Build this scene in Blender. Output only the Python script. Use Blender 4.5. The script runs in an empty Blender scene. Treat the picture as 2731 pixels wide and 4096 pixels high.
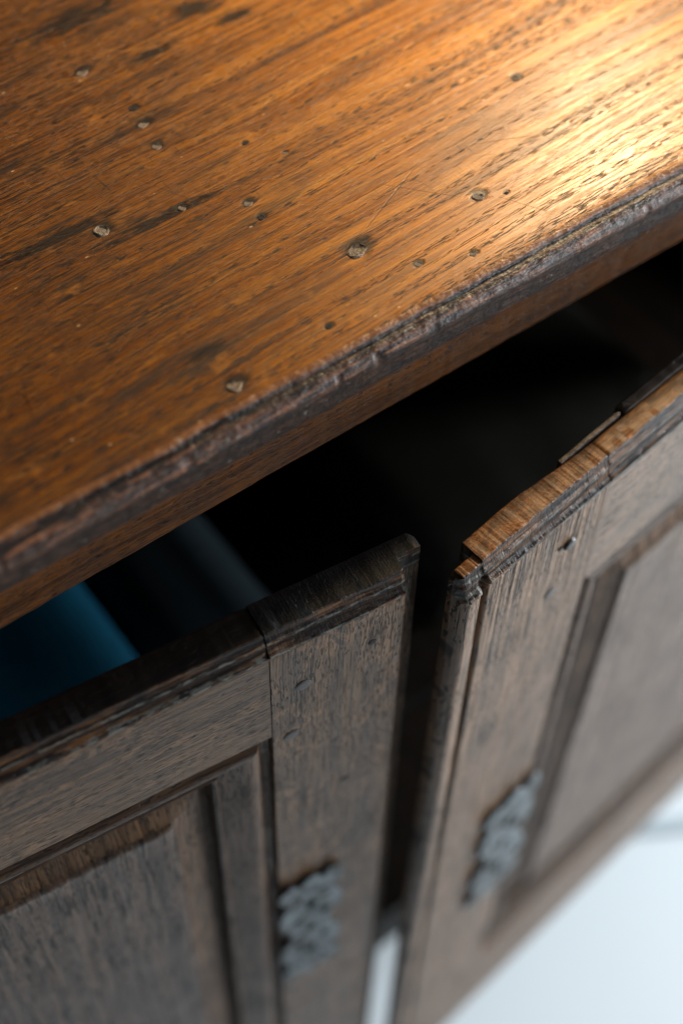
import bpy, bmesh, math, random
from mathutils import Vector, Matrix, noise

random.seed(7)
scene = bpy.context.scene
col = scene.collection

# ------------------------------------------------------------------ camera
cam_d = bpy.data.cameras.new('camera')
cam = bpy.data.objects.new('camera', cam_d); col.objects.link(cam)
RX = Vector((0.80310403, -0.59556189, 0.01816429))
UP = Vector((0.47756081, 0.66161360, 0.57810303))
FW = Vector((0.35631388, 0.45560232, -0.81576157))
m = Matrix((RX, UP, -FW)).transposed().to_4x4()
m.translation = Vector((-0.28947889, -0.3744118, 0.5332028))
cam.matrix_world = m
cam_d.sensor_fit = 'VERTICAL'; cam_d.sensor_height = 36.0; cam_d.sensor_width = 24.0
cam_d.lens = 1500.0 / 1024.0 * 36.0
cam_d.clip_start = 0.02; cam_d.clip_end = 60.0
cam_d.dof.use_dof = True
cam_d.dof.focus_distance = 0.757
cam_d.dof.aperture_fstop = 2.6
scene.camera = cam

# ------------------------------------------------------------------ light
world = bpy.data.worlds.new('World'); scene.world = world; world.use_nodes = True
bg = world.node_tree.nodes['Background']
bg.inputs['Color'].default_value = (0.75, 0.85, 1.0, 1); bg.inputs['Strength'].default_value = 0.03

def area(name, loc, target, sx, sy, power, color, spread=180):
    l = bpy.data.lights.new(name, 'AREA'); l.shape = 'RECTANGLE'; l.size = sx; l.size_y = sy
    l.energy = power; l.color = color; l.spread = math.radians(spread)
    o = bpy.data.objects.new(name, l); col.objects.link(o)
    o.location = loc
    o.rotation_euler = (Vector(target) - Vector(loc)).to_track_quat('-Z', 'Y').to_euler()
    return o

warm = area('warm_lamp', (0.73, 0.43, 0.60), (0.20, 0.04, 0.0), 0.20, 0.10, 12.8, (1.0, 0.75, 0.44))
# long side of the lamp lies level, across the board
zax = (Vector((0.73, 0.43, 0.60)) - Vector((0.20, 0.04, 0.0))).normalized()
xax = (Vector((0, 1, 0)) - zax*zax.y).normalized(); yax = zax.cross(xax)
warm.rotation_euler = Matrix((xax, yax, zax)).transposed().to_euler()
area('floor_window', (3.6, -0.55, -0.10), (0.3, -0.35, -1.0), 1.2, 0.9, 275.0, (0.97, 0.985, 1.0))
area('cool_window', (2.1, -1.95, 0.40), (0.2, -0.1, -0.4), 1.5, 1.0, 68.0, (0.94, 0.97, 1.0))
area('overhead_fill', (-0.25, -0.55, 2.0), (-0.1, 0.1, -0.4), 0.8, 0.8, 4.0, (0.80, 0.90, 1.0))  # fill light added from above so the cloth inside the cupboard shows

vs = scene.view_settings
vs.view_transform = 'Standard'; vs.look = 'None'; vs.gamma = 1.0; vs.exposure = 0.0
vs.use_curve_mapping = False
scene.render.engine = 'CYCLES'
scene.cycles.use_denoising = True
scene.cycles.max_bounces = 5

# ------------------------------------------------------------------ node helper
class NT:
    def __init__(s, name):
        s.m = bpy.data.materials.new(name); s.m.use_nodes = True
        s.t = s.m.node_tree; s.n = s.t.nodes; s.l = s.t.links
        s.b = s.n['Principled BSDF']
        s.tc = s.n.new('ShaderNodeTexCoord')
        s.sep = s.n.new('ShaderNodeSeparateXYZ'); s.l.new(s.tc.outputs['Object'], s.sep.inputs[0])
        s.x, s.y, s.z = s.sep.outputs
    def set(s, sock, v):
        if hasattr(v, 'is_output') or isinstance(v, bpy.types.NodeSocket): s.l.new(v, sock)
        elif isinstance(v, (tuple, list)) and len(v) == 3 and sock.type == 'RGBA': sock.default_value = (*v, 1)
        else: sock.default_value = v
    def math(s, op, a, b=0.0, c=None, clamp=False):
        n = s.n.new('ShaderNodeMath'); n.operation = op; n.use_clamp = clamp
        s.set(n.inputs[0], a); s.set(n.inputs[1], b)
        if c is not None: s.set(n.inputs[2], c)
        return n.outputs[0]
    def add(s, a, b): return s.math('ADD', a, b)
    def sub(s, a, b): return s.math('SUBTRACT', a, b)
    def mul(s, a, b): return s.math('MULTIPLY', a, b)
    def mx(s, a, b): return s.math('MAXIMUM', a, b)
    def inv(s, a): return s.math('SUBTRACT', 1.0, a)
    def vec(s, x, y, z):
        n = s.n.new('ShaderNodeCombineXYZ')
        for i, v in enumerate((x, y, z)): s.set(n.inputs[i], v)
        return n.outputs[0]
    def noise(s, v, scale=1.0, detail=2.0, rough=0.5, dist=0.0):
        n = s.n.new('ShaderNodeTexNoise'); s.l.new(v, n.inputs['Vector'])
        n.inputs['Scale'].default_value = scale; n.inputs['Detail'].default_value = detail
        n.inputs['Roughness'].default_value = rough; n.inputs['Distortion'].default_value = dist
        return n.outputs[0]
    def voro(s, v, scale=1.0):
        n = s.n.new('ShaderNodeTexVoronoi'); s.l.new(v, n.inputs['Vector'])
        n.inputs['Scale'].default_value = scale
        return n.outputs['Distance'], n.outputs['Color']
    def step(s, v, a, b, lo=0.0, hi=1.0):
        n = s.n.new('ShaderNodeMapRange'); n.interpolation_type = 'SMOOTHSTEP'
        s.set(n.inputs[0], v); n.inputs[1].default_value = a; n.inputs[2].default_value = b
        n.inputs[3].default_value = lo; n.inputs[4].default_value = hi
        return n.outputs[0]
    def ramp(s, v, stops):
        n = s.n.new('ShaderNodeValToRGB'); s.set(n.inputs[0], v); e = n.color_ramp.elements
        while len(e) < len(stops): e.new(0.5)
        for el, (p, c) in zip(e, stops): el.position = p; el.color = (*c, 1)
        return n.outputs[0]
    def mix(s, f, a, b, mode='MIX'):
        n = s.n.new('ShaderNodeMix'); n.data_type = 'RGBA'; n.blend_type = mode
        s.set(n.inputs[0], f); s.set(n.inputs[6], a); s.set(n.inputs[7], b)
        return n.outputs[2]
    def bump(s, h, strength, dist, normal=None):
        n = s.n.new('ShaderNodeBump'); n.inputs['Strength'].default_value = strength
        n.inputs['Distance'].default_value = dist; s.set(n.inputs['Height'], h)
        if normal is not None: s.l.new(normal, n.inputs['Normal'])
        return n.outputs[0]
    def out(s, color=None, rough=None, normal=None, spec=None, metal=None):
        if color is not None: s.set(s.b.inputs['Base Color'], color)
        if rough is not None: s.set(s.b.inputs['Roughness'], rough)
        if normal is not None: s.set(s.b.inputs['Normal'], normal)
        if spec is not None: s.set(s.b.inputs['Specular IOR Level'], spec)
        if metal is not None: s.set(s.b.inputs['Metallic'], metal)
        return s.m
    def spot(s, px, py, rx, ry, warp=None):
        """soft elliptical mark lying at (px, py) of the board, 1 in the middle"""
        dx = s.math('DIVIDE', s.sub(s.x, px), rx); dy = s.math('DIVIDE', s.sub(s.y, py), ry)
        d = s.math('SQRT', s.add(s.mul(dx, dx), s.mul(dy, dy)))
        if warp is not None: d = s.add(d, warp)
        return s.step(d, 1.0, 0.45)
    def line(s, ax, ay, bx, by, w):
        """thin scratch from a to b"""
        L = math.hypot(bx-ax, by-ay); ux, uy = (bx-ax)/L, (by-ay)/L
        dx = s.sub(s.x, ax); dy = s.sub(s.y, ay)
        t = s.add(s.mul(dx, ux), s.mul(dy, uy)); q = s.math('ABSOLUTE', s.sub(s.mul(dx, -uy), s.mul(dy, -ux)))
        a = s.step(q, w, w*0.3); b = s.mul(s.step(t, 0.0, L*.1), s.step(t, L, L*.8))
        return s.mul(a, b)

# ------------------------------------------------------------------ nails: place on the board (x, y, radius, stretch)
NAILS = [(-0.0509, 0.1320, 0.0040, 1.0), (0.0447, 0.0470, 0.0044, 1.25), (-0.0537, 0.0099, 0.0036, 1.1),
         (0.1182, 0.0417, 0.0028, 1.1), (0.0197, 0.1060, 0.0020, 1.2), (0.0192, 0.0936, 0.0017, 1.1),
         (-0.0096, 0.1225, 0.0020, 1.1), (0.0048, 0.1689, 0.0023, 1.0), (0.0041, 0.2429, 0.0027, 1.3),
         (0.0111, 0.2013, 0.0019, 1.2), (0.0085, 0.1877, 0.0020, 1.6), (0.1953, 0.1019, 0.0022, 1.1),
         (0.0635, 0.0218, 0.0016, 1.2), (0.0032, 0.0141, 0.0015, 1.2), (0.0905, 0.0115, 0.0015, 1.2),
         (0.0440, 0.1440, 0.0012, 1.2), (0.0570, 0.1260, 0.0010, 1.3), (0.132, 0.0355, 0.0010, 1.2)]

# ------------------------------------------------------------------ materials
def oak_top():
    s = NT('oak_top')
    P = s.tc.outputs['Object']
    # slow waviness of the grain, rotated a touch against the edge
    wv = s.noise(s.vec(s.mul(s.x, 3.2), s.mul(s.y, 9.0), 0.0), 1.0, 2.0)
    y = s.add(s.add(s.y, s.mul(s.sub(wv, 0.5), 0.020)), s.mul(s.x, -0.045))
    big = s.noise(s.vec(s.mul(s.x, 5.0), s.mul(s.y, 11.0), 3.0), 1.0, 3.0, 0.6)
    ring = s.noise(s.vec(s.mul(s.x, 1.6), s.mul(y, 120.0), 1.0), 1.0, 3.0, 0.6)
    ring2 = s.noise(s.vec(s.mul(s.x, 0.9), s.mul(y, 210.0), 5.0), 1.0, 1.0, 0.5)
    fib = s.noise(s.vec(s.mul(s.x, 26.0), s.mul(y, 1500.0), 2.0), 1.0, 2.0, 0.6)
    fib2 = s.noise(s.vec(s.mul(s.x, 9.0), s.mul(y, 520.0), 8.0), 1.0, 3.0, 0.6)
    # how much open grain: dense to the left, rows of dashes to the right
    left = s.step(s.add(s.add(s.x, s.mul(s.y, -0.35)), s.mul(s.sub(big, 0.5), 0.16)), 0.12, -0.13)
    por = s.noise(s.vec(s.mul(s.x, 125.0), s.mul(y, 1450.0), 4.0), 1.0, 1.0, 0.5)
    rows = s.mx(s.step(ring2, 0.49, 0.56), s.mul(left, 0.6))
    row_p = s.mul(s.step(por, 0.52, 0.575), rows)
    long_n = s.noise(s.vec(s.mul(s.x, 30.0), s.mul(y, 950.0), 9.0), 1.0, 2.0, 0.55)
    long_v = s.noise(s.vec(s.mul(s.x, 60.0), s.mul(y, 1700.0), 19.0), 1.0, 2.0, 0.55)
    cl = s.noise(s.vec(s.mul(s.x, 9.0), s.mul(y, 60.0), 29.0), 1.0, 3.0, 0.6)
    long_p = s.mul(s.mx(s.mul(s.step(long_n, 0.55, 0.62), s.step(cl, 0.40, 0.58)), s.mul(s.step(long_v, 0.55, 0.61), 0.8)), s.add(s.mul(left, 0.80), 0.22))
    thin_n = s.noise(s.vec(s.mul(s.x, 11.0), s.mul(y, 620.0), 61.0), 1.0, 3.0, 0.6)
    thin = s.mul(s.step(thin_n, 0.555, 0.60), s.mul(s.step(fib, 0.30, 0.50), s.add(s.mul(left, 0.62), 0.30)))
    pores = s.mx(s.mx(row_p, long_p), thin)
    # dirt in the grain
    band_n = s.noise(s.vec(s.mul(s.x, 11.0), s.mul(y, 70.0), 12.0), 1.0, 4.0, 0.65)
    band = s.mul(s.mul(s.step(band_n, 0.50, 0.64), s.step(fib2, 0.36, 0.56)), s.add(s.mul(left, 0.95), 0.22))
    # cross cracks in the varnish
    cr = s.noise(s.vec(s.mul(s.x, 600.0), s.mul(s.y, 60.0), 0.0), 1.0, 1.0)
    crack = s.mul(s.step(cr, 0.66, 0.72), s.mul(s.step(big, 0.45, 0.6), 0.6))
    base = s.ramp(s.add(s.mul(ring, 0.55), s.mul(fib2, 0.45)),
                  [(0.35, (0.100, 0.029, 0.004)), (0.44, (0.390, 0.128, 0.013)), (0.53, (0.660, 0.245, 0.026)), (0.65, (0.800, 0.345, 0.046))])
    base = s.mix(s.mul(s.step(big, 0.35, 0.68), 0.45), base, (0.150, 0.050, 0.010))
    base = s.mix(s.mul(left, 0.76), base, (0.105, 0.033, 0.005))
    base = s.mix(s.mul(s.step(fib, 0.45, 0.75), 0.22), base, (0.62, 0.23, 0.04), 'MIX')
    base = s.mix(s.mul(band, 0.80), base, (0.028, 0.014, 0.008))
    base = s.mix(s.mul(pores, 0.95), base, (0.012, 0.006, 0.004))
    base = s.mix(crack, base, (0.05, 0.022, 0.009))
    mot = s.noise(s.vec(s.mul(s.x, 34.0), s.mul(s.y, 62.0), 41.0), 1.0, 4.0, 0.62, 0.5)
    base = s.mix(s.mul(s.step(mot, 0.52, 0.68), 0.34), base, (0.11, 0.034, 0.006))
    base = s.mix(s.mul(s.step(mot, 0.42, 0.30), 0.25), base, (0.70, 0.28, 0.035))
    hair = s.noise(s.vec(s.mul(s.x, 13.0), s.mul(s.y, 9.0), 51.0), 1.0, 1.0)
    hairline = s.mul(s.step(s.math('ABSOLUTE', s.sub(hair, 0.53)), 0.0022, 0.0008), s.step(s.noise(P, 24.0, 2.0), 0.50, 0.60))
    base = s.mix(s.mul(hairline, 0.55), base, (0.03, 0.013, 0.006))
    bl = s.noise(s.vec(s.mul(s.x, 48.0), s.mul(y, 190.0), 71.0), 1.0, 4.0, 0.7)
    base = s.mix(s.mul(s.step(bl, 0.585, 0.68), s.add(s.mul(left, 0.70), 0.16)), base, (0.016, 0.007, 0.004))
    # stains; round the nails, grime and the shade of their pits as colour
    w = s.mul(s.sub(s.noise(s.vec(s.mul(s.x, 55.0), s.mul(s.y, 420.0), 0.0), 1.0, 4.0, 0.65), 0.5), 3.2)
    st = None
    for (a, b, rx, ry) in ((-0.054, 0.0348, 0.013, 0.0045), (0.150, 0.262, 0.022, 0.012), (0.085, 0.255, 0.018, 0.008),
                           (0.100, 0.236, 0.014, 0.006), (0.19, 0.205, 0.020, 0.010), (0.02, 0.285, 0.04, 0.010), (-0.075, 0.14, 0.05, 0.006),
                           (-0.02, 0.123, 0.04, 0.0045), (0.045, 0.235, 0.018, 0.006)):
        k = s.spot(a, b, rx, ry, w); st = k if st is None else s.mx(st, k)
    base = s.mix(s.mul(st, 0.95), base, (0.016, 0.008, 0.005))
    pit = None
    for (a, b, r, e) in NAILS:
        k = s.spot(a + r*0.45, b + r*0.40, r*2.3*e, r*1.9, s.mul(w, 0.45)); pit = k if pit is None else s.mx(pit, k)
    base = s.mix(s.mul(pit, 0.93), base, (0.012, 0.007, 0.005))
    sc = None
    for (a, b, c, d, ww) in ((0.0560, 0.0560, 0.108, 0.079, 0.0005), (0.083, 0.0785, 0.1130, 0.0440, 0.00035), (0.126, 0.037, 0.142, 0.010, 0.0003),
                             (0.14, 0.075, 0.175, 0.06, 0.0003), (0.02, 0.07, 0.06, 0.064, 0.0003), (-0.02, 0.16, 0.01, 0.10, 0.0003)):
        k = s.line(a, b, c, d, ww); sc = k if sc is None else s.mx(sc, k)
    base = s.mix(s.mul(sc, 0.6), base, (0.04, 0.018, 0.008))
    # pale specks of dust and lifted splinters
    vd, vc = s.voro(s.vec(s.mul(s.x, 0.45), s.y, s.z), 170.0)
    rnd = s.n.new('ShaderNodeSeparateColor'); s.l.new(vc, rnd.inputs[0])
    speck = s.mul(s.step(vd, 0.10, 0.05), s.step(rnd.outputs[0], 0.80, 0.84))
    base = s.mix(s.mul(speck, 0.75), base, (0.62, 0.42, 0.22))
    h = s.add(s.mul(pores, -1.0), s.add(s.mul(fib, 0.40), s.mul(fib2, 0.32)))
    h = s.add(h, s.add(s.mul(pit, -1.6), s.add(s.mul(speck, 1.0), s.mul(sc, -0.5))))
    h = s.add(h, s.mul(s.noise(P, 60.0, 2.0), 0.45))
    nrm = s.bump(h, 0.5, 0.00024)
    rough = s.add(0.225, s.add(s.mul(s.mx(pores, band), 0.25), s.mul(big, 0.14)))
    return s.out(base, rough, nrm, 0.34)

def oak_dark(name, grain, light=(0.155, 0.082, 0.034), dark=(0.032, 0.017, 0.008), seed=0.0, fleck=0.5, rough=0.34, ztop=None, mould=0.0,
             top_color=None, top_rough=0.4, spec=0.27, lines=0.8, line_f=1000.0, line_g=26.0, warm=(0.27, 0.145, 0.070)):
    """old dark oak; grain runs along x or z of the object. Above ztop-mould lies the dirty worked edge, at ztop the upper face."""
    s = NT(name); P = s.tc.outputs['Object']
    g, c = (s.x, s.z) if grain == 'x' else (s.z, s.x)
    wv = s.noise(s.vec(s.mul(g, 5.0), s.mul(c, 14.0), seed), 1.0, 2.0)
    c = s.add(c, s.mul(s.sub(wv, 0.5), 0.010)); d = s.mul(s.y, 500.0)
    ring = s.noise(s.vec(s.mul(g, 2.0), s.mul(c, 130.0), seed+1), 1.0, 3.0, 0.6)
    fib = s.noise(s.vec(s.mul(g, 30.0), s.mul(c, 1500.0), s.add(d, seed)), 1.0, 2.0, 0.6)
    por = s.noise(s.vec(s.mul(g, 150.0), s.mul(c, 1050.0), s.add(s.mul(s.y, 300.0), seed+4)), 1.0, 1.0, 0.5)
    dens = s.noise(s.vec(s.mul(g, 14.0), s.mul(c, 40.0), seed+6), 1.0, 2.0)
    pores = s.mul(s.step(por, 0.57, 0.62), s.step(dens, 0.34, 0.48))
    long_n = s.noise(s.vec(s.mul(g, line_g), s.mul(c, line_f), seed+9), 1.0, 2.0, 0.55)
    pores = s.mx(pores, s.mul(s.step(long_n, 0.555, 0.62), lines))
    # silvery medullary figure wandering across the grain
    ray_n = s.noise(s.vec(s.mul(g, 24.0), s.mul(c, 34.0), seed+11), 1.0, 3.0, 0.55, 0.8)
    ray = s.mul(s.mul(s.step(s.math('ABSOLUTE', s.sub(ray_n, 0.5)), 0.045, 0.0), s.step(dens, 0.40, 0.55)), fleck)
    tone = s.noise(s.vec(s.mul(g, 12.0), s.mul(c, 420.0), seed+15), 1.0, 3.0, 0.6)
    col_ = s.mix(s.step(s.add(s.mul(ring, 0.35), s.add(s.mul(fib, 0.25), s.mul(tone, 0.40))), 0.36, 0.62), dark, light)
    blot = s.noise(P, 22.0, 4.0, 0.6)
    col_ = s.mix(s.mul(s.step(blot, 0.42, 0.7), 0.4), col_, (0.035, 0.027, 0.023))
    col_ = s.mix(ray, col_, warm)
    col_ = s.mix(s.mul(pores, 0.85), col_, (0.008, 0.006, 0.005))
    rr = s.add(rough, s.add(s.mul(pores, 0.2), s.mul(s.sub(blot, 0.5), 0.25)))
    h = s.add(s.mul(pores, -2.0), s.add(s.mul(fib, 0.45), s.mul(s.noise(P, 110.0, 2.0), 0.6)))
    if ztop is not None:
        below = s.sub(ztop, s.z)                       # distance under the upper face
        jit = s.mul(s.sub(s.noise(s.vec(s.mul(s.x, 90.0), 0.0, s.mul(s.z, 90.0)), 1.0, 3.0), 0.5), 0.0025)
        band = s.step(s.add(below, jit), mould + 0.0012, mould - 0.0008)
        streak = s.noise(s.vec(s.mul(s.x, 30.0), s.mul(s.y, 380.0), s.mul(s.z, 380.0)), 1.0, 3.0, 0.6)
        grime = s.ramp(streak, [(0.38, (0.005, 0.0035, 0.003)), (0.52, (0.022, 0.011, 0.006)), (0.64, (0.130, 0.058, 0.020))])
        fl = s.noise(s.vec(s.mul(s.x, 160.0), s.mul(s.y, 300.0), s.mul(s.z, 420.0)), 1.0, 3.0, 0.6)
        wid = s.noise(s.vec(s.mul(s.x, 22.0), 3.0, 1.0), 1.0, 2.0)
        ledge = s.step(s.math('ABSOLUTE', s.sub(s.add(below, jit), mould - 0.0012)), 0.0024, 0.0006)
        ledge2 = s.step(s.math('ABSOLUTE', s.sub(s.add(below, jit), mould*0.42)), 0.0016, 0.0004)
        fm = s.mul(s.mx(ledge, s.mul(ledge2, 0.8)), s.step(s.add(fl, s.mul(wid, 0.35)), 0.60, 0.78))
        grime = s.mix(s.mul(fm, 0.5), grime, (0.26, 0.27, 0.24))
        col_ = s.mix(band, col_, grime)
        rr = s.mix(band, s.vec(rr, rr, rr), s.vec(0.42, 0.42, 0.42))
        sp = s.n.new('ShaderNodeSeparateXYZ'); s.l.new(rr, sp.inputs[0]); rr = sp.outputs[0]
        h = s.add(h, s.mul(band, s.add(s.mul(streak, 1.2), s.mul(fl, 0.45))))
        if top_color is not None:
            geo = s.n.new('ShaderNodeNewGeometry'); gs = s.n.new('ShaderNodeSeparateXYZ'); s.l.new(geo.outputs['Normal'], gs.inputs[0])
            tmask = s.mul(s.step(below, 0.0085, 0.0065), s.step(gs.outputs[2], 0.55, 0.80))
            wear = s.noise(s.vec(s.mul(s.x, 70.0), s.mul(s.y, 150.0), 3.0), 1.0, 4.0, 0.65)
            tmask = s.mul(tmask, s.step(below, 0.009, 0.007))
            if grain == 'z':   # end grain: short torn fibres in arcs
                q = s.noise(s.vec(s.mul(s.x, 420.0), s.mul(s.y, 900.0), 0.0), 1.0, 3.0, 0.65, 0.6)
                sw = s.noise(s.vec(s.add(s.mul(s.x, 1400.0), s.mul(s.y, 900.0)), s.mul(s.y, 60.0), 0.0), 1.0, 1.0)
            else:
                q = s.noise(s.vec(s.mul(s.x, 40.0), s.mul(s.y, 900.0), 0.0), 1.0, 3.0, 0.6)
                sw = s.noise(s.vec(s.mul(s.x, 120.0), s.mul(s.y, 300.0), 0.0), 1.0, 2.0)
            tc = s.mix(s.step(q, 0.33, 0.66), tuple(v*0.35 for v in top_color), top_color)
            tc = s.mix(s.mul(s.step(wear, 0.43, 0.60), 0.80), tc, tuple(v*0.22 for v in top_color))
            tc = s.mix(s.mul(s.step(sw, 0.62, 0.7), 0.4), tc, tuple(min(1, v*1.7) for v in top_color))
            dust = s.noise(s.vec(s.mul(s.x, 380.0), s.mul(s.y, 380.0), 7.0), 1.0, 4.0, 0.7)
            tc = s.mix(s.mul(s.step(dust, 0.66, 0.74), 0.22), tc, (0.20, 0.21, 0.20))
            col_ = s.mix(tmask, col_, tc)
            h = s.add(s.mul(h, s.sub(1.0, s.mul(tmask, 0.85))), s.mul(tmask, s.mul(q, 0.35)))
            rr = s.add(s.mul(rr, s.inv(tmask)), s.mul(tmask, s.add(top_rough, s.mul(q, 0.15))))
    return s.out(col_, rr, s.bump(h, 0.7, 0.0004), spec)

def moulding_mat():
    s = NT('worn_edge'); P = s.tc.outputs['Object']
    st = s.noise(s.vec(s.mul(s.x, 45.0), s.mul(s.y, 420.0), s.mul(s.z, 420.0)), 1.0, 4.0, 0.65)
    pt = s.noise(s.vec(s.mul(s.x, 26.0), s.mul(s.y, 120.0), s.mul(s.z, 120.0)), 1.0, 3.0, 0.6)
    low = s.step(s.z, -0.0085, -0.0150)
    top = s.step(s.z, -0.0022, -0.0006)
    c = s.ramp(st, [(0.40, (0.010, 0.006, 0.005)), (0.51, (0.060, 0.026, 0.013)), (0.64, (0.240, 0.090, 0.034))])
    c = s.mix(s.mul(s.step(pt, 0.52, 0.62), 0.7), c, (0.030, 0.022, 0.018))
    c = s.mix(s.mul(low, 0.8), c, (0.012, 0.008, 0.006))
    c = s.mix(s.mul(s.step(s.add(s.z, s.mul(s.sub(pt, 0.5), 0.004)), -0.0030, -0.0008), 0.85), c, (0.26, 0.095, 0.022))
    quirk = s.step(s.math('ABSOLUTE', s.add(s.z, 0.0034)), 0.0016, 0.0006)
    c = s.mix(s.mul(quirk, s.step(pt, 0.62, 0.45)), c, (0.007, 0.006, 0.006))
    fl = s.noise(s.vec(s.mul(s.x, 190.0), s.mul(s.y, 330.0), s.mul(s.z, 330.0)), 1.0, 3.0, 0.6)
    fleck = s.step(fl, 0.665, 0.71)
    c = s.mix(s.mul(fleck, 0.6), c, (0.28, 0.27, 0.22))
    lump = s.noise(s.vec(s.mul(s.x, 140.0), s.mul(s.y, 200.0), s.mul(s.z, 200.0)), 1.0, 3.0, 0.55)
    cross = s.noise(s.vec(s.mul(s.x, 700.0), s.mul(s.y, 60.0), s.mul(s.z, 60.0)), 1.0, 1.0)
    h = s.add(s.mul(lump, 2.0), s.add(s.mul(st, 2.0), s.mul(cross, 0.12)))
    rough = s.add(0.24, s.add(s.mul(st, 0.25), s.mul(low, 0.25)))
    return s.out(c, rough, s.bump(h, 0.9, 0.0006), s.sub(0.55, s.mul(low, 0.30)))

def plain(name, color, rough=0.5, bump=0.3, scale=120.0, dark=0.5, spec=0.5, metal=0.0):
    s = NT(name); P = s.tc.outputs['Object']
    n = s.noise(P, scale, 4.0, 0.6); n2 = s.noise(P, scale*0.17, 3.0, 0.5)
    c = s.mix(s.step(n, 0.35, 0.65), tuple(v*dark for v in color), color)
    c = s.mix(s.mul(s.step(n2, 0.5, 0.75), 0.4), c, tuple(v*dark for v in color))
    return s.out(c, s.add(rough, s.mul(s.sub(n, 0.5), 0.2)), s.bump(n, bump, 0.0005), spec, metal)

ZT = -0.092
M_top = oak_top()
M_mould = moulding_mat()
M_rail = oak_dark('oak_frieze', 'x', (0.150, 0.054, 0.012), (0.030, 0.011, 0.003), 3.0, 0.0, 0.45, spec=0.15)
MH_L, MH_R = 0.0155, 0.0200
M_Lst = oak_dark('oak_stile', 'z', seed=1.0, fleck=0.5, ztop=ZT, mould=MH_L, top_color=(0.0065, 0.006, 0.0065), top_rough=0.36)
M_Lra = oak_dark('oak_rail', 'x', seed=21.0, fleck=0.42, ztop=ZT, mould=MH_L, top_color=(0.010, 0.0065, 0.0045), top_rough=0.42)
M_Rst = oak_dark('oak_stile_worn_lit', 'z', (0.205, 0.112, 0.050), (0.050, 0.026, 0.012), seed=41.0, fleck=0.15, lines=1.0, line_f=620.0, line_g=18.0, ztop=ZT, mould=MH_R, top_color=(0.30, 0.120, 0.034), top_rough=0.36)  # worn grain; stile and rail lightened, this door's brighter light put into the colour
M_Rra = oak_dark('oak_rail_worn_lit', 'x', (0.205, 0.112, 0.050), (0.050, 0.026, 0.012), seed=61.0, fleck=0.3, ztop=ZT, mould=MH_R, top_color=(0.36, 0.150, 0.042), top_rough=0.33)
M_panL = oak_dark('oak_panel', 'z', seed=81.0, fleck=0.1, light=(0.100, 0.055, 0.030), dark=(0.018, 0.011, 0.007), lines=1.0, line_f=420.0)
M_panR = oak_dark('oak_panel_lit', 'z', seed=91.0, fleck=0.1, light=(0.150, 0.088, 0.050), dark=(0.062, 0.036, 0.021))  # lighter than the left panel: stronger light on this door put into the colour
M_bev_lit = oak_dark('oak_bevel_lit', 'z', seed=131.0, fleck=0.0, light=(0.145, 0.076, 0.034), dark=(0.032, 0.016, 0.008), rough=0.42, spec=0.2)  # browner and lighter than the field: light on the slope put into the colour
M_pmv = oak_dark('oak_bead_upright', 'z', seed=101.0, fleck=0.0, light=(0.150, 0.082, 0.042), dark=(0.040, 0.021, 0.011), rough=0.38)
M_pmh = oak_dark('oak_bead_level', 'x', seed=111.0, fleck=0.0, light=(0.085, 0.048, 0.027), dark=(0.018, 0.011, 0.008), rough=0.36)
M_in = oak_dark('oak_inside', 'x', seed=121.0, fleck=0.0, light=(0.05, 0.033, 0.021), dark=(0.022, 0.014, 0.009), rough=0.6)
def nail_mat():
    s = NT('nail_iron'); P = s.tc.outputs['Object']
    n = s.noise(P, 2.6, 4.0, 0.65); f = s.noise(s.vec(s.mul(s.x, 9.0), s.mul(s.y, 3.0), 0.0), 1.0, 3.0)
    c = s.mix(s.step(f, 0.35, 0.65), (0.20, 0.145, 0.10), (0.55, 0.43, 0.31))
    side = s.add(s.add(s.mul(s.x, 0.55), s.mul(s.y, 0.60)), s.mul(s.sub(n, 0.62), 1.3))
    c = s.mix(s.mul(s.step(side, 0.10, 0.30), 0.95), c, (0.012, 0.009, 0.007))  # shade of a hollow on the far right side, put into the colour
    return s.out(c, s.add(0.4, s.mul(n, 0.2)), s.bump(s.add(n, f), 0.7, 0.15), 0.5)
M_nail = nail_mat()
M_peg = plain('oak_peg', (0.040, 0.030, 0.026), 0.42, 0.5, 700.0, 0.6)
M_hole = plain('hole_wood', (0.012, 0.009, 0.007), 0.8, 0.3, 800.0, 0.6)
def iron_mat():
    s = NT('wrought_iron'); P = s.tc.outputs['Object']
    n = s.noise(P, 75.0, 3.0, 0.6); n2 = s.noise(P, 260.0, 3.0, 0.6)
    c = s.mix(s.step(n, 0.40, 0.60), (0.014, 0.015, 0.016), (0.125, 0.158, 0.172))
    c = s.mix(s.mul(s.step(n2, 0.52, 0.66), 0.5), c, (0.045, 0.030, 0.022))
    return s.out(c, s.add(0.32, s.mul(n2, 0.25)), s.bump(s.add(n, s.mul(n2, 0.5)), 0.5, 0.0010), 0.5, 0.2)
M_iron = iron_mat()
M_strip = plain('steel_strip', (0.085, 0.066, 0.055), 0.42, 0.5, 500.0, 0.45, 0.5, 0.5)
M_blue = plain('blue_wool', (0.012, 0.15, 0.27), 0.85, 0.4, 300.0, 0.7, 0.1)
M_slate = plain('slate_wool', (0.045, 0.072, 0.09), 0.85, 0.4, 300.0, 0.7, 0.1)
M_grey = plain('grey_wool', (0.05, 0.05, 0.043), 0.85, 0.4, 300.0, 0.7, 0.1)

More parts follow.
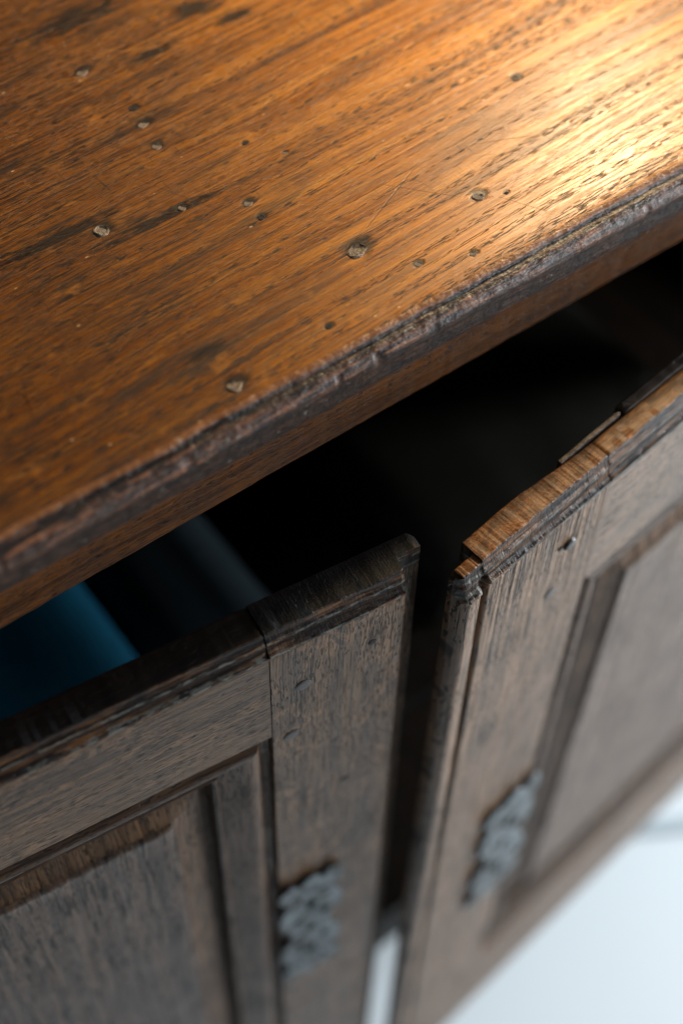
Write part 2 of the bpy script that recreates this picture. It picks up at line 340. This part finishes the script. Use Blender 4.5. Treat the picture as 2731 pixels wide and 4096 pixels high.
def floor_mat():
    s = NT('white_floor'); P = s.tc.outputs['Object']
    n = s.noise(P, 2.5, 3.0); n2 = s.noise(P, 60.0, 3.0)
    c = s.mix(n, (0.62, 0.705, 0.755), (0.69, 0.765, 0.81))
    return s.out(c, s.add(0.45, s.mul(n2, 0.1)), s.bump(n2, 0.1, 0.001), 0.4)
M_floor = floor_mat()
M_floor2 = plain('grey_floor_strip', (0.44, 0.53, 0.58), 0.5, 0.2, 60.0, 0.9)

# ------------------------------------------------------------------ mesh helper
def link(name, me, mat, parent=None):
    o = bpy.data.objects.new(name, me); col.objects.link(o)
    if mat: me.materials.append(mat)
    if parent is not None: o.parent = parent
    return o

def mesh_from(name, verts, faces, smooth=True, angle=35):
    me = bpy.data.meshes.new(name); me.from_pydata(verts, [], faces); me.validate()
    bm = bmesh.new(); bm.from_mesh(me); bmesh.ops.recalc_face_normals(bm, faces=bm.faces[:])
    for f in bm.faces: f.smooth = smooth
    if smooth:
        lim = math.radians(angle)
        for e in bm.edges:
            if len(e.link_faces) == 2 and e.calc_face_angle(0) > lim: e.smooth = False
    bm.to_mesh(me); bm.free(); return me

def loft(name, us, prof, mat, parent, place=lambda u, a, b: (u, a, b), angle=35):
    """closed section prof(u) -> [(a, b), ...] swept through stations us, ends capped"""
    verts, faces = [], []
    n = None
    for u in us:
        p = prof(u); n = len(p)
        verts += [place(u, a, b) for a, b in p]
    for i in range(len(us)-1):
        for j in range(n):
            k = (j+1) % n
            faces.append((i*n+j, i*n+k, (i+1)*n+k, (i+1)*n+j))
    faces.append(tuple(range(n-1, -1, -1))); faces.append(tuple(range((len(us)-1)*n, len(us)*n)))
    return link(name, mesh_from(name, verts, faces, True, angle), mat, parent)

def box(name, x0, x1, y0, y1, z0, z1, mat, parent, bev=0.001):
    bm = bmesh.new(); bmesh.ops.create_cube(bm, size=1.0)
    for v in bm.verts:
        v.co = Vector(((x0+x1)/2 + v.co.x*(x1-x0), (y0+y1)/2 + v.co.y*(y1-y0), (z0+z1)/2 + v.co.z*(z1-z0)))
    if bev: bmesh.ops.bevel(bm, geom=bm.edges[:], offset=bev, segments=2, affect='EDGES')
    me = bpy.data.meshes.new(name); bm.to_mesh(me); bm.free()
    return link(name, me, mat, parent)

def fbm(x, y, z, o=3): return noise.fractal(Vector((x, y, z)), 1.0, 2.0, o)
def lin(a, b, n): return [a + (b-a)*i/n for i in range(n+1)]
def interp(tbl, t):
    if t <= tbl[0][0]: return tbl[0][1]
    for (a, va), (b, vb) in zip(tbl, tbl[1:]):
        if t <= b: return va + (vb-va)*(t-a)/(b-a) if b > a else vb
    return tbl[-1][1]

# ------------------------------------------------------------------ the setting
fl = bpy.data.objects.new
bm = bmesh.new(); bmesh.ops.create_grid(bm, x_segments=1, y_segments=1, size=7.0)
me = bpy.data.meshes.new('floor'); bm.to_mesh(me); bm.free()
o = link('floor', me, M_floor); o.location = (0, 0, -1.17); o['kind'] = 'structure'; o['label'] = 'pale white floor below the open doors'

sv = []
for (px, py) in ((0.466, -0.0035), (0.766, -0.178), (0.7545, -0.1897), (0.4547, -0.0153)):
    sv += [(px, py, -1.1695), (px, py, -1.1655)]
me = mesh_from('floor_strip', sv, [(0, 2, 4, 6), (1, 3, 5, 7), (0, 1, 3, 2), (2, 3, 5, 4), (4, 5, 7, 6), (6, 7, 1, 0)], False)
o = link('floor_strip', me, M_floor2); o['kind'] = 'structure'; o['label'] = 'faint grey strip lying on the pale floor'

# ------------------------------------------------------------------ cupboard
CX0, CX1, DEP = -0.56, 0.72, 0.44
cup = bpy.data.objects.new('oak_cupboard', None); col.objects.link(cup)
cup.location = (0, 0, 0)
cup['label'] = 'old dark oak cupboard with honey brown top and two doors ajar'; cup['category'] = 'cupboard'

# top board: worn upper face meeting the moulded edge at y = 0
def edge_wear(x): return 0.0010*fbm(x*22, 3.1, 0) + 0.0004*fbm(x*90, 7.7, 0)
xs = [CX0-0.03] + lin(-0.26, 0.34, 620) + [CX1+0.03]
def top_prof(x):
    e = edge_wear(x)
    return [(e+0.0006, -0.0262), (e+0.0006, -0.0003), (e+0.0022, 0.0), (0.02, 0.0), (0.10, 0.0), (DEP+0.02, 0.0), (DEP+0.02, -0.0262)]
top = loft('top_board', xs, top_prof, M_top, cup)
# moulded edge
def mould_prof(x):
    e = edge_wear(x); n1 = fbm(x*55, 0.3, 1.0); n2 = fbm(x*150, 2.3, 4.0); n3 = fbm(x*40, 9.3, 2.0)
    n1 *= 0.6; n2 *= 0.45; n3 *= 0.7; q = 0.0004*n2
    nick = 0.0016*max(0.0, fbm(x*60, 14.2, 3.0)-0.30)*4
    return [(e+0.0007, -0.0004), (e-0.0006+q, -0.0005-abs(q)), (e-0.0018+q, -0.0012-0.0003*n1), (e-0.0026, -0.0024-q), (e-0.0027, -0.0034),
            (-0.0036+q, -0.0041), (-0.0048+q, -0.0040+0.0003*n2), (-0.0065+0.0004*n1, -0.0046+0.0005*n2), (-0.0082+0.0005*n1, -0.0058+0.0005*n2+nick*0.3),
            (-0.0096+nick, -0.0075+0.0004*n1), (-0.0104+nick+0.0004*n3, -0.0096), (-0.0106+nick*0.7+0.0004*n3, -0.0118), (-0.0100+0.0003*n1, -0.0142),
            (-0.0094+0.0003*n3, -0.0165), (-0.0096+0.0003*n3, -0.020), (-0.0096+0.0003*n3, -0.0250), (-0.0088, -0.0278+0.0004*n1), (-0.0070, -0.0290+0.0003*n2),
            (0.0, -0.0292), (0.0007, -0.0290)]
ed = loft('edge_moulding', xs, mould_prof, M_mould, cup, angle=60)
ed['label'] = 'dark chipped moulding along the front edge of the top'

# nail heads in the top
def nail_mesh(e, seed):
    verts, faces = [], []
    N = 22
    rings = [(1.12, -0.12), (1.0, 0.02), (0.93, 0.10), (0.84, 0.11), (0.74, 0.03), (0.55, 0.02), (0.30, 0.06), (0.0, 0.10)]
    for k, (q, h) in enumerate(rings[:-1]):
        for i in range(N):
            a = 2*math.pi*i/N
            w = 1 + 0.34*noise.noise(Vector((math.cos(a)*1.1, math.sin(a)*1.1, seed))) + 0.12*noise.noise(Vector((math.cos(a)*4, math.sin(a)*4, seed)))
            hh = h*(1 + 1.3*noise.noise(Vector((math.cos(a)*2.2*q, math.sin(a)*2.2*q, seed+5))))
            hh -= 0.09*max(0.0, math.cos(a-0.7))*q     # the far right side sinks into the wood
            hh += 0.10*max(0.0, -math.cos(a-0.7))*q*(1.0 if q < 1.05 else 0.0)
            verts.append((q*w*math.cos(a)*e, q*w*math.sin(a), hh))
    verts.append((0, 0, 0.06))
    for k in range(len(rings)-2):
        for i in range(N):
            j = (i+1) % N
            faces.append((k*N+i, k*N+j, (k+1)*N+j, (k+1)*N+i))
    L = len(rings)-2
    for i in range(N): faces.append((L*N+i, L*N+(i+1) % N, len(verts)-1))
    return mesh_from('nail', verts, faces, True, 60)
for i, (x, y, r, e) in enumerate(NAILS):
    o = link('nail', nail_mesh(e, i*3.7), M_hole if (r < 0.0021 and i % 2) else M_nail, top); o.location = (x, y, 0.0001); o.scale = (r, r, r); o.rotation_euler = (0, 0, 0.3*(i % 3)-0.2)

# frieze rail under the top
RY, RZ = 0.014, -0.0915
def rail_prof(x):
    n1 = 0.0006*fbm(x*20, 5, 5); n2 = 0.0005*fbm(x*120, 8, 5)
    return [(RY+0.022, -0.030), (RY, -0.030), (RY+n2*0.4, -0.06), (RY+n2*0.4, RZ+0.003+n1), (RY+0.0008, RZ+0.001+n1+n2), (RY+0.0028, RZ+n1+n2), (RY+0.022, RZ+n1)]
fr = loft('front_rail', [CX0] + lin(-0.27, 0.36, 320) + [CX1], rail_prof, M_rail, cup)
fr['label'] = 'brown rail set back under the moulded edge'
box('bottom_rail', CX0, CX1, RY, RY+0.022, -1.005, -0.915, M_in, cup)
box('side_panel', CX0, CX0+0.02, RY+0.0225, DEP, -1.005, -0.0275, M_in, cup)
box('side_panel', CX1-0.02, CX1, RY+0.0225, DEP, -1.005, -0.0275, M_in, cup)
box('back_panel', CX0+0.0205, CX1-0.0205, DEP-0.015, DEP, -1.005, -0.0275, M_in, cup)
box('shelf', CX0+0.0205, CX1-0.0205, RY+0.03, DEP-0.0155, -0.56, -0.54, M_in, cup)
box('bottom_board', CX0+0.0205, CX1-0.0205, RY+0.0225, DEP-0.0155, -0.945, -0.925, M_in, cup)
for sx in (CX0+0.001, CX1-0.061):
    for sy in (RY+0.001, DEP-0.061): box('foot', sx, sx+0.06, sy, sy+0.06, -1.169, -1.0055, M_in, cup)

# ------------------------------------------------------------------ doors
def door(name, org, ang, label):
    d = bpy.data.objects.new(name, None); col.objects.link(d); d.parent = cup
    d.location = org; d.rotation_euler = (0, 0, math.radians(ang)); d['label'] = label
    return d
ZB = -1.012
FWD = 0.005

def mould_T(h, seed):
    """how far the face lies behind its plane, by distance under the top: fillet, hollow, fillet"""
    return [(0.0, FWD+0.0006), (0.0006, FWD), (h*0.20, FWD-0.0003), (h*0.30, FWD-0.0010), (h*0.36, 0.0030), (h*0.46, 0.0026), (h*0.52, 0.0031),
            (h*0.72, 0.0024), (h*0.80, 0.0012), (h*0.84, -0.0006), (h*0.93, -0.0009), (h*0.99, -0.0004), (h*1.02, 0.0003), (h*1.12, 0.0)]

def frame_piece(name, us, z0, h, mat, parent, F, B, seed, top=lambda u: 0.0, bot=None):
    """upright or top rail of a door: front surface F(u, z, T), back plane B(u), swept along the door"""
    T = mould_T(h, seed)
    ds = sorted(set([t for t, _ in T] + lin(0.0, h*1.12, 26) + [h*1.3, h*1.6, h*2.2, 0.05, 0.07, 0.10, 0.15, 0.25, 0.40, 0.6, 0.8]))
    ds = [q for q in ds if q < (ZT + top(us[0]) - z0) - 0.004]
    def prof(u):
        tz = ZT + top(u)
        out = []
        for q in ds:
            z = tz - q
            t = interp(T, q)
            if q < h*1.15:
                t += (0.00030*fbm(u*140, z*500, seed) + 0.00025*fbm(u*45, z*300, seed+3))*min(1.0, t/0.002+0.35)
            out.append((F(u, z, t), z - (0.0002*fbm(u*160, 1.0, seed+8) if q < 0.002 else 0.0)))
        zb = z0 if bot is None else bot(u)
        out.append((F(u, zb+0.001, 0.0), zb+0.0008)); out.append((F(u, zb, 0.0)+0.0008, zb))
        b = B(u)
        out.append((b, zb)); out.append((b, tz-0.0014)); out.append((b-0.0004, tz-0.0004)); out.append((b-0.0014, tz))
        return out
    return loft(name, us, prof, mat, parent, angle=40)

PM = [(0.0002, 0.0052), (0.0048, 0.0056), (0.0062, 0.0046), (0.0088, 0.0012), (0.0106, 0.0003), (0.0126, 0.0000), (0.0150, 0.0008), (0.0190, 0.0028),
      (0.0245, 0.0058), (0.0290, 0.0084), (0.0302, 0.0090), (0.0308, 0.0078), (0.0326, 0.0070), (0.0342, 0.0080), (0.0349, 0.0130), (0.0349, 0.0235), (0.0002, 0.0235)]
def panel_set(parent, u0, u1, z0, z1, mp):
    """mitred moulding round the opening and the raised panel within"""
    def strip(fixed, side, a0, a1, mat):
        N = 60
        verts, faces = [], []
        n = len(PM)
        for i in range(N+1):
            t = i/N
            for (p, w) in PM:
                lo, hi = a0 + p, a1 - p
                s_ = lo + (hi-lo)*t
                w2 = w + 0.00025*fbm(s_*60, p*300, a0*9+a1)
                if side in ('left', 'right'):
                    u = fixed + p if side == 'left' else fixed - p
                    verts.append((u, w2, s_))
                else:
                    z = fixed - p if side == 'top' else fixed + p
                    verts.append((s_, w2, z))
        for i in range(N):
            for j in range(n):
                k = (j+1) % n
                faces.append((i*n+j, i*n+k, (i+1)*n+k, (i+1)*n+j))
        faces.append(tuple(range(n-1, -1, -1))); faces.append(tuple(range(N*n, (N+1)*n)))
        return link('panel_moulding', mesh_from('panel_moulding', verts, faces, True, 40), mat, parent)
    strip(u0, 'left', z0, z1, M_pmv); strip(u1, 'right', z0, z1, M_pmv)
    strip(z1, 'top', u0, u1, M_pmh); strip(z0, 'bottom', u0, u1, M_pmh)
    # raised panel
    i0 = 0.0353
    R = [(0.0, 0.0165), (0.0020, 0.0163), (0.0036, 0.0158), (0.0060, 0.0148), (0.0255, 0.0082), (0.0262, 0.0060), (0.0275, 0.0052), (0.0295, 0.0054), (0.038, 0.0062)]
    pu0, pu1, pz0, pz1 = u0+i0, u1-i0, z0+i0, z1-i0
    us = [pu0 + r for r, _ in R] + lin(pu0+0.04, pu1-0.04, 220) + [pu1 - r for r, _ in reversed(R)]
    zs = [pz0 + r for r, _ in R] + lin(pz0+0.04, pz1-0.04, 40) + [pz1 - r for r, _ in reversed(R)]
    verts, faces = [], []
    for u in us:
        for z in zs:
            dd = min(u-pu0, pu1-u, z-pz0, pz1-z)
            verts.append((u, interp(R, dd) + 0.0005*fbm(u*55, z*4, 3) + 0.0006*fbm(u*190, z*6, 8), z))
    nz = len(zs); nu = len(us)
    bev = []
    for i in range(nu-1):
        for j in range(nz-1):
            cu_, cz_ = (us[i]+us[i+1])/2, (zs[j]+zs[j+1])/2
            q = (i*nz+j, (i+1)*nz+j, (i+1)*nz+j+1, i*nz+j+1)
            (bev if min(cu_-pu0, pu1-cu_, cz_-pz0, pz1-cz_) < 0.0256 else faces).append(q)
    base = len(verts)
    verts += [(pu0, 0.0228, pz0), (pu1, 0.0228, pz0), (pu1, 0.0228, pz1), (pu0, 0.0228, pz1)]
    bev.append((base, base+1, base+2, base+3))
    bev.append(tuple([i*nz for i in range(nu)] + [base+1, base]))
    bev.append(tuple([i*nz+nz-1 for i in range(nu)] + [base+2, base+3]))
    bev.append(tuple(list(range(nz)) + [base+3, base])); bev.append(tuple([(nu-1)*nz+j for j in range(nz)] + [base+2, base+1]))
    def part(name, fs, mat):
        used = sorted({v for f in fs for v in f}); idx = {v: k for k, v in enumerate(used)}
        return link(name, mesh_from(name, [verts[v] for v in used], [tuple(idx[v] for v in f) for f in fs], True, 40), mat, parent)
    part('panel_bevel', bev, M_bev_lit)
    return part('panel', faces, mp)

def peg(parent, u, z, r, mat, e=1.25, lift=0.0006, name='peg'):
    verts, faces = [], []
    N = 18
    for k, (q, h) in enumerate([(1.0, -0.001), (1.0, lift*0.4), (0.86, lift), (0.4, lift*1.15)]):
        for i in range(N):
            a = 2*math.pi*i/N
            w = 1 + 0.14*noise.noise(Vector((math.cos(a)*1.5, math.sin(a)*1.5, u*300)))
            verts.append((u + r*q*w*math.cos(a)*e, -h, z + r*q*w*math.sin(a)))
    for k in range(3):
        for i in range(N):
            j = (i+1) % N; faces.append((k*N+i, k*N+j, (k+1)*N+j, (k+1)*N+i))
    faces.append(tuple(range(3*N, 4*N)))
    return link(name, mesh_from(name, verts, faces, True, 50), mat, parent)

def fret_plate(parent, u0, u1, z0, z1, mirror, label):
    """wrought plate with lobed outline, pierced holes and a raised boss"""
    cu = bpy.data.curves.new('lock_plate', 'CURVE'); cu.dimensions = '2D'; cu.fill_mode = 'BOTH'
    cu.extrude = 0.0009; cu.bevel_depth = 0.0007; cu.bevel_resolution = 1; cu.resolution_u = 6
    W, H = (u1-u0)/2, (z1-z0)/2
    def spline(pts):
        sp = cu.splines.new('POLY'); sp.points.add(len(pts)-1); sp.use_cyclic_u = True
        for p, (a, b) in zip(sp.points, pts): p.co = (a, b, 0, 1)
    side = [(0.90, 0.98), (1.0, 0.90), (0.98, 0.80), (0.80, 0.72), (0.70, 0.64), (0.84, 0.56), (0.98, 0.46), (1.0, 0.34), (0.92, 0.22), (0.72, 0.14), (0.64, 0.06)]
    rt = [(W*a, H*b) for a, b in side] + [(W*a, -H*b) for a, b in reversed(side)]
    cap = [(-0.62, 1.04), (-0.42, 0.94), (-0.22, 0.99), (0.0, 1.08), (0.22, 0.99), (0.42, 0.94), (0.62, 1.04)]
    pts = rt + [(W*a, -H*b) for a, b in reversed(cap)] + [(-a, -b) for a, b in rt] + [(W*a, H*b) for a, b in cap]
    spline(pts)
    for (a, b, r) in ((0, 0.0, 0.17), (0, 0.50, 0.22), (0, -0.50, 0.22), (0.44, 0.26, 0.15), (-0.44, 0.26, 0.15), (0.44, -0.26, 0.15), (-0.44, -0.26, 0.15), (0.40, 0.72, 0.12), (-0.40, 0.72, 0.12), (0.40, -0.72, 0.12), (-0.40, -0.72, 0.12)):
        spline([(W*a + W*r*math.cos(t), H*b + W*r*1.6*math.sin(t)) for t in [2*math.pi*q/14 for q in range(14)]])
    tmp = bpy.data.objects.new('tmp', cu); col.objects.link(tmp)
    dg = bpy.context.evaluated_depsgraph_get()
    me = bpy.data.meshes.new_from_object(tmp.evaluated_get(dg)); bpy.data.objects.remove(tmp)
    me.name = 'lock_plate'; me.materials.clear()
    for v in me.vertices:      # hammered
        v.co.z += 0.0012*noise.noise(Vector((v.co.x*120, v.co.y*120, 2.0)))
    o = link('lock_plate', me, M_iron, parent)
    o.location = ((u0+u1)/2, -0.0030, (z0+z1)/2); o.rotation_euler = (math.radians(90), 0, 0); o['label'] = label
    box('plate_backing', (u0+u1)/2-W*0.74, (u0+u1)/2+W*0.74, -0.0014, 0.0004, (z0+z1)/2-H*0.95, (z0+z1)/2+H*0.95, M_hole, parent, 0.0004)
    return o

# ---- left door: free edge at u = 0, runs to the left
dl = door('door', (-0.01321664, -0.07685863, 0.0), -7.2, 'left door, dark topped, ajar')
SW, RB, W_L = 0.0782, -0.1915, 0.50
def L_F(u, z, t):
    if u > 0.0004: return 0.0142 + 0.0003*fbm(u*200, z*30, 2)         # tongue behind the front edge
    v = t
    if u > -0.0012: v = max(v, 0.0) + (u+0.0012)*0.7
    if z < ZT-0.02: v += 0.00012*fbm(u*120, z*12, 5)
    return v
def L_B(u):
    b = 0.0247
    if u > 0.0115: b -= 0.0035*((u-0.0115)/0.004)**2
    return b
def L_top(u):
    w = 0.00025*fbm(u*60, 4.0, 1.0)
    if u > 0.011: w -= 0.0011*((u-0.011)/0.0045)**2
    return w
us = lin(-SW+0.0002, -0.0013, 84) + [-0.0008, -0.0004, 0.0, 0.0003, 0.0006] + lin(0.0012, 0.0155, 14)
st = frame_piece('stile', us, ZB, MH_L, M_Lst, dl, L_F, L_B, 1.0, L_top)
st['label'] = 'free upright of the left door with black worn top'
def rail_F(u, z, t): return t + 0.0003 + (0.00012*fbm(u*12, z*120, 7) if z < ZT-0.02 else 0.0)
us = [-W_L+SW] + lin(-0.30, -SW-0.0022, 230) + [-SW-0.0012, -SW-0.0005, -SW-0.0002]
def Lr_top(u):
    w = -0.0005 + 0.0005*fbm(u*35, 9.0, 1.0)
    if u > -SW-0.0025: w -= 0.0009*((u+SW+0.0025)/0.0025)**2
    return w
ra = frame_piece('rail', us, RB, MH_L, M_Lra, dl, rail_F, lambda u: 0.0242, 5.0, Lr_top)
frame_piece('rail', [-W_L+SW, -0.2, -SW-0.0002], ZB, MH_L, M_Lra, dl, lambda u, z, t: 0.0003, lambda u: 0.0242, 5.0, lambda u: (ZB+0.13)-ZT)
frame_piece('stile', [-W_L, -W_L+0.03, -W_L+SW-0.0002], ZB, MH_L, M_Lst, dl, lambda u, z, t: t, lambda u: 0.0247, 6.0)
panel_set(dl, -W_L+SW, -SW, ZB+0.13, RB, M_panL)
peg(dl, -0.0597, -0.1494, 0.0042, M_peg, 1.15); peg(dl, -0.0673, -0.1987, 0.0042, M_peg, 1.15)
peg(dl, -0.0190, -0.1391, 0.0021, M_hole, 1.2, 0.0003, 'peg_hole'); peg(dl, -0.0316, -0.2887, 0.0024, M_hole, 1.3, 0.0003, 'peg_hole')
fret_plate(dl, -0.0805, -0.0330, -0.585, -0.410, 1, 'blue grey pierced iron plate on the left door')

# ---- right door: free edge at u = 0, runs to the right
dr = door('door', (0.03224803, -0.0942062, 0.0), 7.1, 'right door, orange brown worn top, ajar')
SWR, RBR, W_R = 0.0885, -0.2075, 0.64
def R_F(u, z, t):
    v = t
    if u < -0.0205:                     # rounded lip
        k = (-0.0205-u)/0.0045
        v = max(v, 0.0) + 0.0052*k*k
    g = math.exp(-((u+0.0088)/0.0024)**4)
    if z < ZT-MH_R*0.55: v += 0.0060*g*min(1.0, (ZT-MH_R*0.55-z)/0.006)
    if -0.026 < u < -0.0105 and z < ZT-0.02: v -= 0.0008*math.sin(math.pi*(u+0.026)/0.0155)
    tear = min(1.0, max(0.0, (z-(ZT-0.10))/0.08))
    if u > -0.006 and z < ZT-MH_R: v += 0.00055*fbm(u*420, z*9, 5)*(0.25+tear) + 0.0002*fbm(u*150, z*8, 2)
    return v
def R_B(u):
    if u < -0.0081: return 0.0122
    return interp([(-0.0080, 0.0198), (0.03, 0.0208), (0.07, 0.0178), (0.0885, 0.0175)], u) + 0.0003*fbm(u*90, 1, 1)
def R_top(u):
    w = 0.0003*fbm(u*80, 2.0, 6.0) + 0.0003*fbm(u*260, 2.0, 9.0)
    if u < -0.0085: w -= 0.0022 - 0.0012*fbm(u*260, 6.0, 2.0)      # broken corner
    if u < -0.0185: w -= 0.0035*((-0.0185-u)/0.006)**2
    return w
us = lin(-0.0245, -0.0135, 22) + lin(-0.0130, -0.0083, 16) + [-0.0082, -0.0080] + lin(-0.0076, SWR-0.0014, 190) + [SWR-0.0008, SWR-0.0003]
st = frame_piece('stile', us, ZB, MH_R, M_Rst, dr, R_F, R_B, 11.0, R_top)
st['label'] = 'free upright of the right door with split orange end grain'
us = [SWR+0.0002, SWR+0.0005, SWR+0.0012] + lin(SWR+0.0022, 0.30, 200) + [W_R-SWR]
def Rr_top(u):
    w = 0.0004 + 0.0003*fbm(u*45, 3.0, 8.0)
    if u < SWR+0.0018: w -= 0.0007*((SWR+0.0018-u)/0.0018)**2
    return w
frame_piece('rail', us, RBR, MH_R, M_Rra, dr, lambda u, z, t: t + (0.0002*fbm(u*12, z*120, 17) if z < ZT-0.02 else 0.0), lambda u: 0.0172, 15.0, Rr_top)
frame_piece('rail', [SWR+0.0002, 0.3, W_R-SWR-0.0002], ZB, MH_R, M_Rra, dr, lambda u, z, t: 0.0, lambda u: 0.0205, 15.0, lambda u: (ZB+0.155)-ZT)
frame_piece('stile', [W_R-SWR, W_R-0.03, W_R], ZB, MH_R, M_Rst, dr, lambda u, z, t: t, lambda u: 0.0205, 16.0)
panel_set(dr, SWR, W_R-SWR, ZB+0.155, RBR, M_panR)
peg(dr, 0.0612, -0.1413, 0.0040, M_peg, 1.2, 0.0022); peg(dr, 0.0545, -0.1850, 0.0044, M_peg, 1.15)
peg(dr, 0.0545, -0.1400, 0.0018, M_hole, 1.2, 0.0003, 'peg_hole')
fret_plate(dr, 0.0390, 0.0970, -0.650, -0.470, -1, 'blue grey pierced iron plate low on the right door')
# metal strip and back lip along the top of the right door
def strip_prof(u):
    k = 1.0 if u < 0.1120 else max(0.15, 1-((u-0.1120)/0.0025)**2)
    c_ = 0.0196; hw = 0.0013
    z1 = ZT + 0.0006 + 0.0012*min(1.0, (u-0.066)/0.02) + 0.0002*fbm(u*200, 3, 3)
    return [(c_-hw*k, ZT-0.02), (c_-hw*k, z1-0.0006), (c_-hw*k+0.0004, z1), (c_+hw*k-0.0004, z1), (c_+hw*k, z1-0.0006), (c_+hw*k, ZT-0.02)]
o = loft('metal_strip', lin(0.066, 0.1145, 40), strip_prof, M_strip, dr); o['label'] = 'thin metal strip standing at the back of the right door top'
def lip_prof(u):
    z1 = ZT + 0.0006 + 0.0003*fbm(u*120, 7, 3) - (0.0008 if u < 0.119 else 0.0)
    return [(0.0176, ZT-0.05), (0.0176, z1-0.0005), (0.0181, z1), (0.0235, z1-0.0002), (0.0245, z1-0.0010), (0.0245, ZT-0.05)]
loft('back_lip', [0.1172, 0.1178] + lin(0.119, 0.30, 100) + [W_R-SWR], lip_prof, M_in, dr)

# ------------------------------------------------------------------ folded cloths inside
def cloth(name, x0, x1, y0, y1, z0, layers, th, mat, label, cat='cloth'):
    root = bpy.data.objects.new(name, None); col.objects.link(root); root.location = ((x0+x1)/2, (y0+y1)/2, z0)
    root['label'] = label; root['category'] = cat; root['group'] = 'folded cloths on the shelf inside'
    w, d = (x1-x0)/2, (y1-y0)/2
    for i in range(layers):
        verts, faces = [], []
        NX, NA = 24, 20
        def pr(u):
            out = []
            for k in range(NA):
                a = 2*math.pi*k/NA
                y = d*math.copysign(abs(math.cos(a))**0.35, math.cos(a)); z = th*0.5*math.copysign(abs(math.sin(a))**0.6, math.sin(a))
                out.append((y + 0.004*fbm(u*9, y*9, i), i*th + th/2 + z + 0.003*fbm(u*14, y*14, i*3)*(1 if z > 0 else 0.3)))
            return out
        xs_ = []
        def prx(u):
            e = max(0.0, (abs(u)-w+0.034)/0.034); s_ = math.sqrt(max(0.02, 1-e*e))
            c_ = i*th + th/2
            return [(a, c_ + (b-c_)*s_) for a, b in pr(u)]
        loft('fold', [-w, -w+0.001, -w+0.004, -w+0.009, -w+0.016, -w+0.025] + lin(-w+0.034, w-0.034, NX) + [w-0.025, w-0.016, w-0.009, w-0.004, w-0.001, w], prx, mat, root, angle=60)
    return root
cloth('folded_cloth', -0.50, -0.065, 0.07, 0.40, -0.5395, 2, 0.060, M_blue, 'folded bright blue cloth in the dark behind the left door')
cloth('folded_cloth', -0.060, 0.050, 0.08, 0.40, -0.5395, 2, 0.050, M_slate, 'folded slate grey cloth beside the blue one inside')
cloth('folded_cloth', 0.16, 0.45, 0.08, 0.40, -0.5395, 3, 0.032, M_grey, 'folded dull grey cloth in the dark behind the right door')
